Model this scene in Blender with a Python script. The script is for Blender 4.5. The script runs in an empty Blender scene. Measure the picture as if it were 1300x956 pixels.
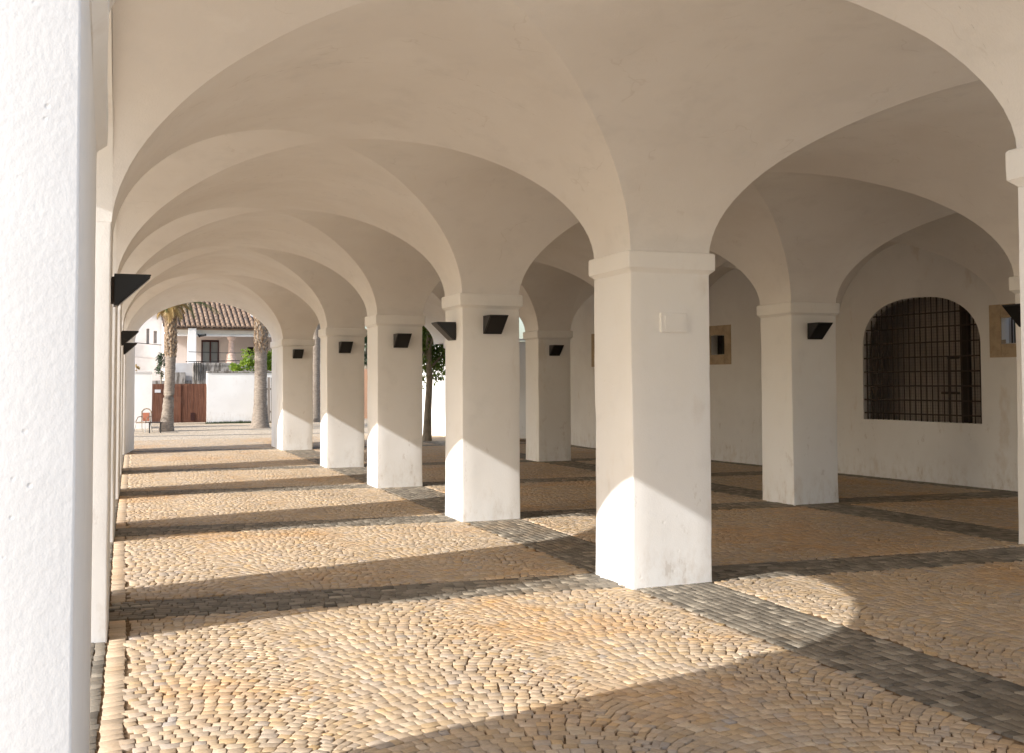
import bpy, bmesh, math, random
import numpy as np
from mathutils import Vector, noise, Matrix
R = math.radians
random.seed(7); rng = np.random.default_rng(11)
sc = bpy.context.scene
COL = sc.collection

# ------------------------------------------------------------------ helpers
def tag(o, label=None, cat=None, group=None, kind=None):
    if label: o['label'] = label
    if cat: o['category'] = cat
    if group: o['group'] = group
    if kind: o['kind'] = kind
    return o

def empty(name, loc=(0, 0, 0), rz=0, parent=None):
    o = bpy.data.objects.new(name, None); COL.objects.link(o)
    o.location = loc; o.rotation_euler = (0, 0, rz); o.empty_display_size = .2
    if parent: o.parent = parent
    return o

class MB:
    """collects vertices and faces of one mesh"""
    def __init__(s): s.v = []; s.f = []
    def add(s, vs, fs):
        b = len(s.v); s.v += [tuple(v) for v in vs]; s.f += [tuple(b + i for i in f) for f in fs]
    def box(s, x0, x1, y0, y1, z0, z1, M=None):
        vs = [(x0,y0,z0),(x1,y0,z0),(x1,y1,z0),(x0,y1,z0),(x0,y0,z1),(x1,y0,z1),(x1,y1,z1),(x0,y1,z1)]
        if M: vs = [M @ Vector(v) for v in vs]
        s.add(vs, [(0,3,2,1),(4,5,6,7),(0,1,5,4),(1,2,6,5),(2,3,7,6),(3,0,4,7)])
    def tube(s, pts, rads, n=12, cap=True):
        pts = [Vector(p) for p in pts]; rings = []
        for i, p in enumerate(pts):
            d = (pts[min(i+1, len(pts)-1)] - pts[max(i-1, 0)]).normalized()
            a = d.cross(Vector((0, 0, 1)))
            if a.length < .05: a = Vector((1, 0, 0))
            a.normalize(); b = d.cross(a).normalized()
            rings.append([p + (a * math.cos(t) + b * math.sin(t)) * rads[i] for t in [2 * math.pi * k / n for k in range(n)]])
        vs = [v for r in rings for v in r]; fs = []
        for i in range(len(pts) - 1):
            for k in range(n):
                k2 = (k + 1) % n
                fs.append((i*n + k, i*n + k2, (i+1)*n + k2, (i+1)*n + k))
        if cap: fs.append(tuple(range(n))[::-1]); fs.append(tuple((len(pts)-1)*n + k for k in range(n)))
        s.add(vs, fs)
    def lathe(s, prof, cx, cy, n=20):
        vs = []; fs = []
        for r, z in prof:
            for k in range(n):
                t = 2 * math.pi * k / n; vs.append((cx + r * math.cos(t), cy + r * math.sin(t), z))
        for i in range(len(prof) - 1):
            for k in range(n):
                k2 = (k + 1) % n; fs.append((i*n + k, i*n + k2, (i+1)*n + k2, (i+1)*n + k))
        fs.append(tuple(range(n))[::-1]); fs.append(tuple((len(prof)-1)*n + k for k in range(n)))
        s.add(vs, fs)
    def build(s, name, mat, parent=None, smooth=None, bevel=0, weld=False):
        me = bpy.data.meshes.new(name); me.from_pydata(s.v, [], s.f)
        bm = bmesh.new(); bm.from_mesh(me)
        if weld: bmesh.ops.remove_doubles(bm, verts=bm.verts, dist=1e-4)
        bmesh.ops.recalc_face_normals(bm, faces=bm.faces)
        if bevel: bmesh.ops.bevel(bm, geom=list(bm.edges), offset=bevel, segments=2, affect='EDGES', profile=.6)
        bm.to_mesh(me); bm.free()
        me.materials.append(mat)
        if smooth is not None:
            me.polygons.foreach_set('use_smooth', [True] * len(me.polygons)); me.set_sharp_from_angle(angle=R(smooth))
        o = bpy.data.objects.new(name, me); COL.objects.link(o)
        if parent: o.parent = parent; o.matrix_parent_inverse = Matrix.Translation(-Vector(parent.location)) if parent.type == 'EMPTY' and parent.parent is None and parent.rotation_euler.z == 0 else Matrix.Identity(4)
        return o

# ------------------------------------------------------------------ materials
def mat(name, base, rough=.8, spec=.3, metal=0, fn=None):
    m = bpy.data.materials.new(name); m.use_nodes = True
    nt = m.node_tree; b = nt.nodes['Principled BSDF']
    b.inputs['Base Color'].default_value = (*base, 1); b.inputs['Roughness'].default_value = rough
    b.inputs['Specular IOR Level'].default_value = spec; b.inputs['Metallic'].default_value = metal
    if fn: fn(nt, b)
    return m
class N:
    def __init__(s, nt): s.nt = nt
    def n(s, t, **k):
        o = s.nt.nodes.new(t)
        for a, v in k.items(): setattr(o, a, v)
        return o
    def l(s, a, b): s.nt.links.new(a, b)
    def pos(s): return s.n('ShaderNodeNewGeometry').outputs['Position']
    def noise(s, scale, detail=4, rough=.55, vec=None, sc3=None):
        o = s.n('ShaderNodeTexNoise'); o.inputs['Scale'].default_value = scale; o.inputs['Detail'].default_value = detail; o.inputs['Roughness'].default_value = rough
        v = vec or s.pos()
        if sc3:
            m = s.n('ShaderNodeMapping'); m.inputs['Scale'].default_value = sc3; s.l(v, m.inputs['Vector']); v = m.outputs[0]
        s.l(v, o.inputs['Vector']); return o.outputs['Fac']
    def ramp(s, x, a, b, va=0, vb=1):
        o = s.n('ShaderNodeMapRange', interpolation_type='SMOOTHSTEP'); s.l(x, o.inputs['Value'])
        o.inputs['From Min'].default_value = a; o.inputs['From Max'].default_value = b
        o.inputs['To Min'].default_value = va; o.inputs['To Max'].default_value = vb
        return o.outputs['Result']
    def mix(s, f, a, b, mode='MIX'):
        o = s.n('ShaderNodeMix', data_type='RGBA', blend_type=mode)
        for sock, v in ((o.inputs[0], f), (o.inputs[6], a), (o.inputs[7], b)):
            if isinstance(v, (int, float)): sock.default_value = v
            elif isinstance(v, tuple): sock.default_value = (*v, 1)
            else: s.l(v, sock)
        return o.outputs[2]
    def math(s, op, a, b=0.):
        o = s.n('ShaderNodeMath', operation=op)
        for sock, v in ((o.inputs[0], a), (o.inputs[1], b)):
            if isinstance(v, (int, float)): sock.default_value = v
            else: s.l(v, sock)
        return o.outputs[0]
    def bump(s, h, strength, dist, b, prev=None):
        o = s.n('ShaderNodeBump'); o.inputs['Strength'].default_value = strength; o.inputs['Distance'].default_value = dist
        s.l(h, o.inputs['Height'])
        if prev: s.l(prev, o.inputs['Normal'])
        s.l(o.outputs[0], b.inputs['Normal']); return o.outputs[0]

def plaster_fn(col, warm, stain=.0, pits=.35, grain=.6, simple=False, psc=9):
    def fn(nt, b):
        g = N(nt)
        mid = g.noise(3.2, 3, .6); fine = g.noise(85, 2, .6, sc3=(1, 1, .8))
        c = g.mix(g.ramp(g.noise(.7, 3, .6), .35, .68), col, warm)
        c = g.mix(g.ramp(mid, .55, .75, 0, .4), c, tuple(x * .88 for x in col))
        if not simple:
            st = g.noise(1.6, 4, .65, sc3=(1.5, 1.5, .7)); c = g.mix(g.ramp(st, .60, .72, 0, .30 * stain + .06), c, (.56, .46, .36))
            # splash dirt just above the paving, patchy; grey scuffs
            z = g.n('ShaderNodeSeparateXYZ'); g.l(g.pos(), z.inputs[0])
            sf = g.noise(6, 4, .7, sc3=(1.5, 1.5, .7))
            dirt = g.math('MULTIPLY', g.ramp(z.outputs['Z'], .02, .55, 1, 0), g.ramp(sf, .42, .70))
            c = g.mix(g.math('MULTIPLY', dirt, .24 + .2 * stain), c, (.52, .44, .35))
            sf = g.math('MULTIPLY', g.ramp(sf, .62, .68), g.ramp(z.outputs['Z'], .5, 1.3, 1, .12))
            c = g.mix(g.math('MULTIPLY', sf, .12 + .2 * stain), c, (.38, .31, .25))
            pv = g.n('ShaderNodeTexVoronoi'); pv.inputs['Scale'].default_value = psc; g.l(g.pos(), pv.inputs['Vector'])
            pit = g.math('MULTIPLY', g.ramp(pv.outputs['Distance'], .04, .16, -1, 0), g.ramp(g.noise(7, 2), .48, .6))
        else:
            tr = g.noise(1.9, 4, .65, sc3=(1, 1, 2.2)); c = g.mix(g.ramp(tr, .52, .70, 0, .30), c, tuple(x * .84 for x in col))
            c = g.mix(g.ramp(tr, .28, .42, .30, 0), c, (.86, .85, .83))
            wv = g.n('ShaderNodeVectorMath', operation='ADD'); nz = g.n('ShaderNodeTexNoise'); nz.inputs['Scale'].default_value = 2.2; nz.inputs['Detail'].default_value = 3
            g.l(g.pos(), nz.inputs['Vector']); g.l(g.pos(), wv.inputs[0]); g.l(nz.outputs['Color'], wv.inputs[1])
            cr = g.n('ShaderNodeTexVoronoi', feature='DISTANCE_TO_EDGE'); cr.inputs['Scale'].default_value = .55; g.l(wv.outputs[0], cr.inputs['Vector'])
            ck = g.math('MULTIPLY', g.ramp(cr.outputs['Distance'], .0, .006, 1, 0), g.ramp(mid, .5, .6))
            c = g.mix(g.math('MULTIPLY', ck, .16), c, (.42, .36, .30))
        g.l(c, b.inputs['Base Color'])
        h = g.math('ADD', g.math('MULTIPLY', mid, .8), g.math('MULTIPLY', fine, .27))
        if not simple: h = g.math('ADD', h, g.math('MULTIPLY', pit, pits))
        g.bump(h, .55 * grain, .012, b)
    return fn
M_PL = mat('limewash', (.84, .83, .81), .85, .15, fn=plaster_fn((.86, .86, .855), (.83, .82, .80), .5))
M_PLV = mat('vault_limewash', (.80, .77, .72), .88, .12, fn=plaster_fn((.825, .812, .80), (.78, .757, .735), 0, .2, 1., True))
M_PLW = mat('back_wall_limewash', (.74, .72, .69), .88, .12, fn=plaster_fn((.82, .815, .81), (.77, .76, .75), .9, .3, .6))
M_NEAR = mat('near_limewash', (.86, .86, .86), .85, .15, fn=plaster_fn((.80, .80, .80), (.77, .77, .77), .6, .4, .40, False, 30))
M_WHITE = mat('white_wall', (.85, .85, .84), .85, .15, fn=plaster_fn((.85, .85, .84), (.8, .79, .77), .5, .2))
M_OLD = mat('weathered_render', (.6, .58, .56), .9, .1, fn=plaster_fn((.70, .70, .71), (.52, .51, .51), 1.0, .5))
M_STAIN = mat('stained_parapet', (.35, .33, .3), .9, .1, fn=lambda nt, b: (lambda g: g.l(g.mix(g.ramp(g.noise(3.5, 6, .7, sc3=(2, 2, .5)), .38, .62), (.42, .40, .38), (.13, .115, .10)), b.inputs['Base Color']))(N(nt)))
M_PINK = mat('pinkish_render', (.62, .54, .49), .9, .1, fn=plaster_fn((.66, .58, .53), (.60, .52, .47), .3, .2))

def stone_attr(nt, b):
    g = N(nt)
    a = g.n('ShaderNodeVertexColor', layer_name='stone')
    c = a.outputs['Color']
    v = g.noise(55, 4, .65); c = g.mix(g.ramp(v, .3, .75, 0, .4), c, g.mix(1., c, (.60, .55, .47), 'MULTIPLY'))
    blot = g.noise(.5, 4, .65); c = g.mix(g.ramp(blot, .50, .66, 0, .6), c, g.mix(1., c, (1.05, .83, .58), 'MULTIPLY')); c = g.mix(g.ramp(blot, .30, .42, .6, 0), c, g.mix(1., c, (.80, .80, .82), 'MULTIPLY'))
    g.l(c, b.inputs['Base Color'])
    g.bump(g.noise(60, 3, .7), .4, .006, b)
M_STONE = mat('cut_paving_stone', (.5, .4, .27), .62, .3, fn=stone_attr)
def joint_fn(nt, b):
    g = N(nt); g.l(g.mix(g.ramp(g.noise(40, 4), .3, .7), (.13, .085, .05), (.26, .185, .115)), b.inputs['Base Color']); g.bump(g.noise(120, 3), .5, .004, b)
M_JOINT = mat('jointing_sand', (.26, .19, .11), .95, .05, fn=joint_fn)

def sheet_fn(nt, b):          # the far paving, read as small stones
    g = N(nt)
    v = g.n('ShaderNodeTexVoronoi', feature='DISTANCE_TO_EDGE'); v.inputs['Scale'].default_value = 10; v.inputs['Randomness'].default_value = .7; g.l(g.pos(), v.inputs['Vector'])
    v2 = g.n('ShaderNodeTexVoronoi'); v2.inputs['Scale'].default_value = 10; v2.inputs['Randomness'].default_value = .7; g.l(g.pos(), v2.inputs['Vector'])
    hs = g.n('ShaderNodeSeparateColor'); g.l(v2.outputs['Color'], hs.inputs[0])
    c = g.mix(hs.outputs[0], (.52, .42, .30), (.62, .52, .40))
    c = g.mix(g.ramp(g.noise(.25, 4), .4, .7, 0, .5), c, (.64, .56, .45))
    c = g.mix(g.ramp(v.outputs['Distance'], .02, .09, .75, 0), c, (.27, .2, .12))
    g.l(c, b.inputs['Base Color']); g.bump(g.ramp(v.outputs['Distance'], 0, .15), .6, .012, b)
M_SHEET = mat('plaza_paving', (.5, .4, .28), .7, .25, fn=sheet_fn)
def dsheet_fn(nt, b):
    g = N(nt)
    g.l(g.mix(g.ramp(g.noise(14, 4, .7), .3, .7), (.11, .10, .09), (.30, .27, .23)), b.inputs['Base Color'])
M_DSHEET = mat('dark_paving_line', (.2, .18, .15), .7, .25, fn=dsheet_fn)

M_BLACK = mat('black_powder_coat', (.012, .012, .014), .38, .5)
M_GLASSBLK = mat('dark_lamp_lens', (.011, .011, .012), .34, .25)
M_IRON = mat('rusty_iron', (.05, .035, .028), .7, .3)
M_IRON2 = mat('wire', (.035, .03, .027), .7, .3)
def stone_frame_fn(nt, b):
    g = N(nt); c = g.mix(g.ramp(g.noise(6, 5, .65), .35, .7), (.50, .40, .28), (.38, .30, .22)); c = g.mix(g.ramp(g.noise(20, 4), .6, .75, 0, .5), c, (.36, .22, .13))
    g.l(c, b.inputs['Base Color']); g.bump(g.noise(45, 4), .5, .01, b)
M_SANDST = mat('sandstone', (.5, .4, .27), .9, .1, fn=stone_frame_fn)
M_PSTONE = mat('pink_stone', (.62, .44, .35), .9, .1, fn=lambda nt, b: (lambda g: (g.l(g.mix(g.ramp(g.noise(9, 5), .3, .7), (.70, .52, .42), (.52, .37, .30)), b.inputs['Base Color'])))(N(nt)))
def wood_fn(nt, b):
    g = N(nt); s = g.noise(7, 5, .6, sc3=(3, 3, .25)); blot = g.noise(1.3, 4)
    c = g.mix(g.ramp(s, .3, .7), (.115, .05, .032), (.20, .092, .058)); c = g.mix(g.ramp(blot, .5, .7, 0, .6), c, (.26, .135, .09))
    z = g.n('ShaderNodeSeparateXYZ'); g.l(g.pos(), z.inputs[0]); c = g.mix(g.ramp(z.outputs['Z'], 0, .35, .6, 0), c, (.085, .04, .028))
    g.l(c, b.inputs['Base Color']); g.bump(s, .5, .01, b)
M_GATE = mat('rust_brown_gate', (.22, .08, .04), .75, .2, fn=wood_fn)
M_GREYWOOD = mat('grey_boards', (.3, .27, .24), .9, .1, fn=lambda nt, b: (lambda g: g.l(g.mix(g.ramp(g.noise(5, 5, .6, sc3=(4, 4, .3)), .3, .7), (.36, .32, .28), (.20, .17, .15)), b.inputs['Base Color']))(N(nt)))
def tile_fn(nt, b):
    g = N(nt)
    c = g.mix(g.ramp(g.noise(2.4, 6, .7), .3, .7), (.30, .215, .155), (.19, .13, .095)); c = g.mix(g.ramp(g.noise(9, 5, .7), .52, .7, 0, .6), c, (.42, .34, .27)); c = g.mix(g.ramp(g.noise(1.0, 5, .7), .56, .7, 0, .7), c, (.13, .11, .10))
    g.l(c, b.inputs['Base Color']); g.bump(g.noise(30, 3), .4, .02, b)
M_TILE = mat('old_clay_tile', (.35, .22, .15), .9, .1, fn=tile_fn)
M_DOOR = mat('dark_red_frame', (.045, .016, .014), .6, .3)
M_PANE = mat('curtained_glass', (.16, .17, .17), .15, .5)
M_GPANE = mat('dusty_green_glass', (.07, .08, .065), .5, .3)
M_SHUT = mat('grey_shutter', (.34, .32, .31), .8, .2)
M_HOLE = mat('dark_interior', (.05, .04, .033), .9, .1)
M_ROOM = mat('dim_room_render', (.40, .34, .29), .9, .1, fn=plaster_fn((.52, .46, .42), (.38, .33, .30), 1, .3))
M_BARKP = mat('palm_bark', (.25, .2, .16), .95, .05, fn=lambda nt, b: (lambda g: (g.l(g.mix(g.ramp(g.noise(9, 6, .7, sc3=(1, 1, 3)), .3, .7), (.20, .165, .135), (.36, .31, .26)), b.inputs['Base Color']), g.bump(g.noise(14, 5, .7, sc3=(.6, .6, 4)), .9, .03, b)))(N(nt)))
def g_boot(nt, b):
    g = N(nt); g.l(g.mix(g.ramp(g.noise(13, 4, .7), .35, .65), (.13, .08, .05), (.48, .37, .26)), b.inputs['Base Color'])
M_BOOT = mat('palm_leaf_base', (.35, .22, .12), .95, .05, fn=lambda nt, b: g_boot(nt, b))
M_BARKT = mat('smooth_bark', (.27, .23, .18), .9, .1, fn=lambda nt, b: (lambda g: (g.l(g.mix(g.ramp(g.noise(12, 5, .7, sc3=(1, 1, .4)), .3, .7), (.21, .18, .14), (.36, .31, .25)), b.inputs['Base Color']), g.bump(g.noise(30, 4, .7), .5, .01, b)))(N(nt)))
def leafmat(name, c1, c2, tr=.35):
    m = bpy.data.materials.new(name); m.use_nodes = True; nt = m.node_tree; b = nt.nodes['Principled BSDF']; g = N(nt)
    info = g.n('ShaderNodeNewGeometry'); r = info.outputs['Random Per Island']
    c = g.mix(r, c1, c2); g.l(c, b.inputs['Base Color']); b.inputs['Roughness'].default_value = .5
    t = g.n('ShaderNodeBsdfTranslucent'); g.l(c, t.inputs['Color']); mx = g.n('ShaderNodeMixShader'); mx.inputs[0].default_value = tr
    out = nt.nodes['Material Output']; g.l(b.outputs[0], mx.inputs[1]); g.l(t.outputs[0], mx.inputs[2]); g.l(mx.outputs[0], out.inputs['Surface'])
    return m
M_LEAF = leafmat('street_tree_leaf', (.07, .12, .022), (.19, .27, .055), .45)
M_LEMON = leafmat('lemon_leaf', (.13, .24, .02), (.32, .42, .05), .45)
M_CYP = leafmat('dark_cypress_leaf', (.02, .045, .015), (.05, .09, .03), .15)
M_FROND = leafmat('palm_frond_leaf', (.07, .11, .03), (.15, .18, .05), .3)
M_DRY = leafmat('dry_palm_leaf', (.30, .19, .07), (.52, .38, .16), .3)
M_RED = mat('red_brown_fabric', (.27, .10, .06), .8, .2)
M_RATTAN = mat('tan_frame', (.22, .16, .11), .7, .3)
M_STEEL = mat('grey_metal_tube', (.45, .43, .40), .45, .5, .5)
M_DKWOOD = mat('dark_table_top', (.06, .045, .04), .6, .3)
M_CABLE = mat('cable', (.03, .03, .03), .7, .2)

# ------------------------------------------------------------------ the plan of the arcade (x across, y along, metres)
H = 2.625; RISE = 1.245; TOP = 5.0
def lin(pts):
    xs = [p[0] for p in pts]; ys = [p[1] for p in pts]
    return lambda y: float(np.interp(y, xs, ys))
cL = lin([(1.85, -.014), (4.2, .03), (7.03, .14), (11.35, .275), (15.5, .44), (19.6, .60), (25.0, .82), (26.85, 1.10)])
cM = lambda y: 3.7534 + .0225 * y + (.02 if 6.5 < y < 8.5 else 0)
cM2 = lambda y: cM(y) + .715
cR = lambda y: 8.4747 - .0073 * (y - 11) + (.30 if y > 24 else 0)
cR2 = lambda y: cR(y) + .715
cW = lambda y: 12.4553 - .093 * (min(y, 23) - 11) + .075 * max(0, y - 23)
ROWS = dict(L=[(1.85, 4.15), (7.03, 8.55), (11.35, 12.75), (15.5, 16.85), (19.6, 20.95), (25.0, 26.85)],
            M=[(1.85, 3.44), (7.2, 7.87), (11.37, 12.03), (15.5, 16.17), (19.5, 20.17), (25.0, 26.85)],
            R=[(1.85, 3.3), (7.03, 7.7), (11.2, 11.86), (15.3, 15.97), (19.27, 19.93), (25.0, 26.85)],
            W=[(1.85, 2.9), (6.7, 7.35), (10.85, 11.5), (14.7, 15.35), (18.8, 19.45), (24.7, 26.85)],
            V=[(1.85, 3.62), (7.03, 7.92), (11.35, 12.2), (15.5, 16.3), (19.6, 20.4), (25.0, 26.85)])
def wob(p, a=.009):
    """slow unevenness of hand-laid plaster: one field for every surface, so seams stay shut"""
    q = Vector(p)
    w = noise.noise_vector(q * .9) * a + noise.noise_vector(q * 3.1 + Vector((7, 3, 1))) * a * .35
    return q + w

arcade = empty('arcade_building', (0, 0, 0))
tag(arcade, 'white limewashed vaulted arcade with square pillars and a barred arched window', 'arcade')

# ---- vaults
def vault():
    vs = []; fs = []; ridge = set()
    key = lambda v: (round(v[0], 3), round(v[1], 3), round(v[2], 3))
    lines = [('V', cL), ('M', cM), ('M', cM2), ('R', cR), ('R', cR2), ('W', cW)]
    def pt(j, i, far):
        r, c = lines[j]; y = ROWS[r][i][far]
        return (c(y), y)
    Z0 = H - .012
    def patch(A, B, C, D, nu, nv, fn):
        # A near-left, B near-right, C far-right, D far-left
        b = len(vs)
        for jv in range(nv + 1):
            for iu in range(nu + 1):
                u = iu / nu; v = jv / nv
                if nu > 12: u = (1 - math.cos(math.pi * u)) / 2
                if nv > 12: v = (1 - math.cos(math.pi * v)) / 2
                x = (1-u)*(1-v)*A[0] + u*(1-v)*B[0] + u*v*C[0] + (1-u)*v*D[0]
                y = (1-u)*(1-v)*A[1] + u*(1-v)*B[1] + u*v*C[1] + (1-u)*v*D[1]
                vs.append(tuple(wob((x, y, Z0 + fn(u, v)))))
                if nu > 12 and nv > 12 and (iu == jv or iu + jv == nu): ridge.add(key(vs[-1]))
        for jv in range(nv):
            for iu in range(nu):
                a = b + jv*(nu+1) + iu; q = (a, a+1, a+nu+2, a+nu+1)
                # split every cell along the nearer diagonal so that the groins stay crisp
                if nu > 12 and nv > 12:
                    if (iu < nu/2) == (jv < nv/2): fs.append((q[0], q[1], q[2])); fs.append((q[0], q[2], q[3]))
                    else: fs.append((q[0], q[1], q[3])); fs.append((q[1], q[2], q[3]))
                else: fs.append(q)
    s = lambda t: max(0., 1 - abs(2*t - 1)**1.86) ** (1/1.86)
    for k in range(5):                     # strips between lines
        aisle = k % 2 == 0
        for i in range(6):
            # row strip i
            if aisle:
                A, B, C, D = pt(k, i, 0), pt(k+1, i, 0), pt(k+1, i, 1), pt(k, i, 1)
                if i == 0: fn = lambda u, v: (RISE - .245 * (1 - v)) * s(u)
                elif i == 5: fn = lambda u, v: (RISE - .245 * v) * s(u)
                else: fn = lambda u, v: RISE * s(u)
                patch(A, B, C, D, 44, 8, fn)
            if i < 5:
                A, B, C, D = pt(k, i, 1), pt(k+1, i, 1), pt(k+1, i+1, 0), pt(k, i+1, 0)
                if aisle: patch(A, B, C, D, 48, 48, lambda u, v: RISE * max(s(u), s(v)))
                else: patch(A, B, C, D, 8, 44, lambda u, v: RISE * s(v))
    me = bpy.data.meshes.new('vaulted_ceiling'); me.from_pydata(vs, [], fs)
    me.polygons.foreach_set('use_smooth', [True]*len(fs)); me.materials.append(M_PLV)
    bm = bmesh.new(); bm.from_mesh(me); bmesh.ops.remove_doubles(bm, verts=bm.verts, dist=2e-4)
    bmesh.ops.recalc_face_normals(bm, faces=bm.faces)
    # the two surfaces of a groin meet in an edge: mark it sharp, keep the rest smooth
    for e in bm.edges:
        if len(e.link_faces) == 2:
            g_ = key(e.verts[0].co) in ridge and key(e.verts[1].co) in ridge
            e.smooth = not g_ and e.calc_face_angle(0) < R(24)
    bm.to_mesh(me); bm.free()
    o = bpy.data.objects.new('vaulted_ceiling', me); COL.objects.link(o); o.parent = arcade
vault()

# ---- pillars
def quadring(q, off, seg=5, rad=.011):
    """rounded outline of the four-cornered plan q pushed outwards by off"""
    c = Vector((sum(p[0] for p in q)/4, sum(p[1] for p in q)/4)); P = [Vector(p) for p in q]; n = 4; out = []
    O = []
    for i in range(n):
        a, p, d = P[i-1], P[i], P[(i+1) % n]
        e1 = (p - a).normalized(); e2 = (d - p).normalized(); n1 = Vector((e1.y, -e1.x)); n2 = Vector((e2.y, -e2.x))
        O.append(p + (n1 + n2) / (1 + n1.dot(n2)) * off)
    for i in range(n):
        a, p, d = O[i-1], O[i], O[(i+1) % n]
        e1 = (p - a).normalized(); e2 = (d - p).normalized()
        s = p - e1 * rad; t = p + e2 * rad
        for k in range(4):
            w = k / 3; out.append(s*(1-w)**2 + p*2*w*(1-w) + t*w*w)
        nx = O[(i+1) % n]; e = nx - e2 * rad
        for k in range(1, seg): out.append(t + (e - t) * k / seg)
    return out
def pillar(q, z0=-.05, cap=True, nz=22, mt=M_PL):
    m = MB(); rings = []
    zs = [z0 + (H - .17 - z0) * k / nz for k in range(nz + 1)] if cap else [z0 + (H - z0) * k / nz for k in range(nz + 1)]
    ring = quadring(q, 0, 5, .005 if q[0][1] < 3 else .011); n = len(ring); vs = []
    ctr = Vector((sum(p[0] for p in q)/4, sum(p[1] for p in q)/4))
    for z in zs:
        for p in ring:
            w = wob((p.x, p.y, z), .009 if p.y > 5 else .002); ch = noise.noise(Vector((p.x*9, p.y*9, z*6)))
            w += Vector(((p - ctr).x, (p - ctr).y, 0)).normalized() * (ch * .0035 + .006 * math.exp(-max(z, 0) * 14) - .010 * max(0, ch - .45))
            w.z = z; vs.append(w)
    fs = [(i*n + k, i*n + (k+1) % n, (i+1)*n + (k+1) % n, (i+1)*n + k) for i in range(len(zs)-1) for k in range(n)]
    fs.append(tuple((len(zs)-1)*n + k for k in range(n)))
    m.add(vs, fs)
    o = m.build('pillar', mt, arcade, smooth=35)
    if cap:
        prof = [(0.002, H-.172), (.006, H-.165), (.024, H-.148), (.036, H-.137), (.038, H-.08), (.038, H-.012), (.03, H-.002)]
        m = MB(); vs = []
        for off, z in prof:
            for p in quadring(q, off, 5, .016):
                w = wob((p.x, p.y, z), .009); vs.append(w)
        fs = [(i*n + k, i*n + (k+1) % n, (i+1)*n + (k+1) % n, (i+1)*n + k) for i in range(len(prof)-1) for k in range(n)]
        fs.append(tuple((len(prof)-1)*n + k for k in range(n))); fs.append(tuple(range(n))[::-1])
        m.add(vs, fs); c = m.build('capital', mt, o, smooth=35)
    return o
TL = .65
for i in range(6):
    a, b = ROWS['L'][i]; pillar([(cL(a)-TL, a), (cL(a), a), (cL(b), b), (cL(b)-TL, b)], cap=(i == 0), mt=M_NEAR if i == 0 else M_PL)
    a, b = ROWS['M'][i]; pl = pillar([(cM(a), a), (cM2(a), a), (cM2(b), b), (cM(b), b)])
    if i == 1: pl['label'] = 'widest looking pillar in the middle with the lowest foot and a painted-over plate'
    a, b = ROWS['R'][i]
    if i == 5: b = 25.9
    pillar([(cR(a), a), (cR2(a), a), (cR2(b), b), (cR(b), b)])

# ---- walls above the openings, and the back wall: a path cut into short steps, each with its solid heights
def strip_wall(name, samples, thick, mt, side=1, parent=arcade, close=True, label=None):
    """samples: list of (x, y, [(z0, z1), ...]) along the inner face; thick: offset vector of the outer face"""
    m = MB(); T = Vector((thick[0], thick[1], 0))
    for k in range(len(samples) - 1):
        x0, y0, s0 = samples[k]; x1, y1, s1 = samples[k+1]
        if len(s0) != len(s1): continue
        for (a0, b0), (a1, b1) in zip(s0, s1):
            A = wob((x0, y0, a0)); B = wob((x1, y1, a1)); C = wob((x1, y1, b1)); D = wob((x0, y0, b0))
            m.add([A, B, C, D, A+T, B+T, C+T, D+T], [(0,1,2,3), (7,6,5,4), (0,4,5,1), (3,2,6,7)])
    for (x, y, s) in samples:           # jambs where the number of solid bands changes or the wall ends
        pass
    for k in range(len(samples) - 1):
        x0, y0, s0 = samples[k]; x1, y1, s1 = samples[k+1]
        if len(s0) != len(s1):
            full, part = (s0, s1) if len(s0) < len(s1) else (s1, s0)
            for (p, q) in zip(part[:-1], part[1:]):
                A = wob((x0, y0, p[1])); D = wob((x0, y0, q[0])); m.add([A, D, D+T, A+T], [(0,1,2,3)])
    for (x, y, s) in (samples[0], samples[-1]):
        for a, b in s:
            A = wob((x, y, a)); D = wob((x, y, b)); m.add([A, D, D+T, A+T], [(0,1,2,3)])
    o = m.build(name, mt, parent, smooth=30, weld=True)
    if label: o['label'] = label
    return o
def el(t): return math.sqrt(max(0, 1 - t*t))
# left side wall: piers below are pillars, the arches spring from them
S = []
zc = 1.0
for i in range(6):
    a, b = ROWS['L'][i]
    for y in np.linspace(a, b, 5): S.append((cL(y), y, [(H - .008, TOP)]))
    if i < 5:
        n0 = ROWS['L'][i+1][0]
        for th in np.linspace(0, math.pi, 37)[1:-1]:
            y = (b + n0)/2 - math.cos(th) * (n0 - b)/2; S.append((cL(y), y, [(H - .008 + zc * math.sin(th), TOP)]))
strip_wall('side_wall', S, (-TL, 0), M_PL)
# end walls
def end_wall(name, i, far, dy):
    S = []; segs = []
    y = ROWS['L'][i][far]
    xs = [cL(y), cM(y), cM2(y), cR(y), cR2(y), cW(y)]
    S.append((xs[0] - TL, y, [(H - .008, TOP)])); 
    for k in range(5):
        if k % 2 == 0:
            for th in np.linspace(0, math.pi, 41):
                x = (xs[k] + xs[k+1])/2 - math.cos(th) * (xs[k+1] - xs[k])/2
                S.append((x, y, [(H - .010 + 1.0 * math.sin(th), TOP)]))
    S.append((xs[5] + .6, y, [(H - .008, TOP)]))
    strip_wall(name, S, (0, dy), M_PL)
end_wall('front_gable_wall', 0, 0, -.02)
end_wall('rear_gable_wall', 5, 1, .02)
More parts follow.
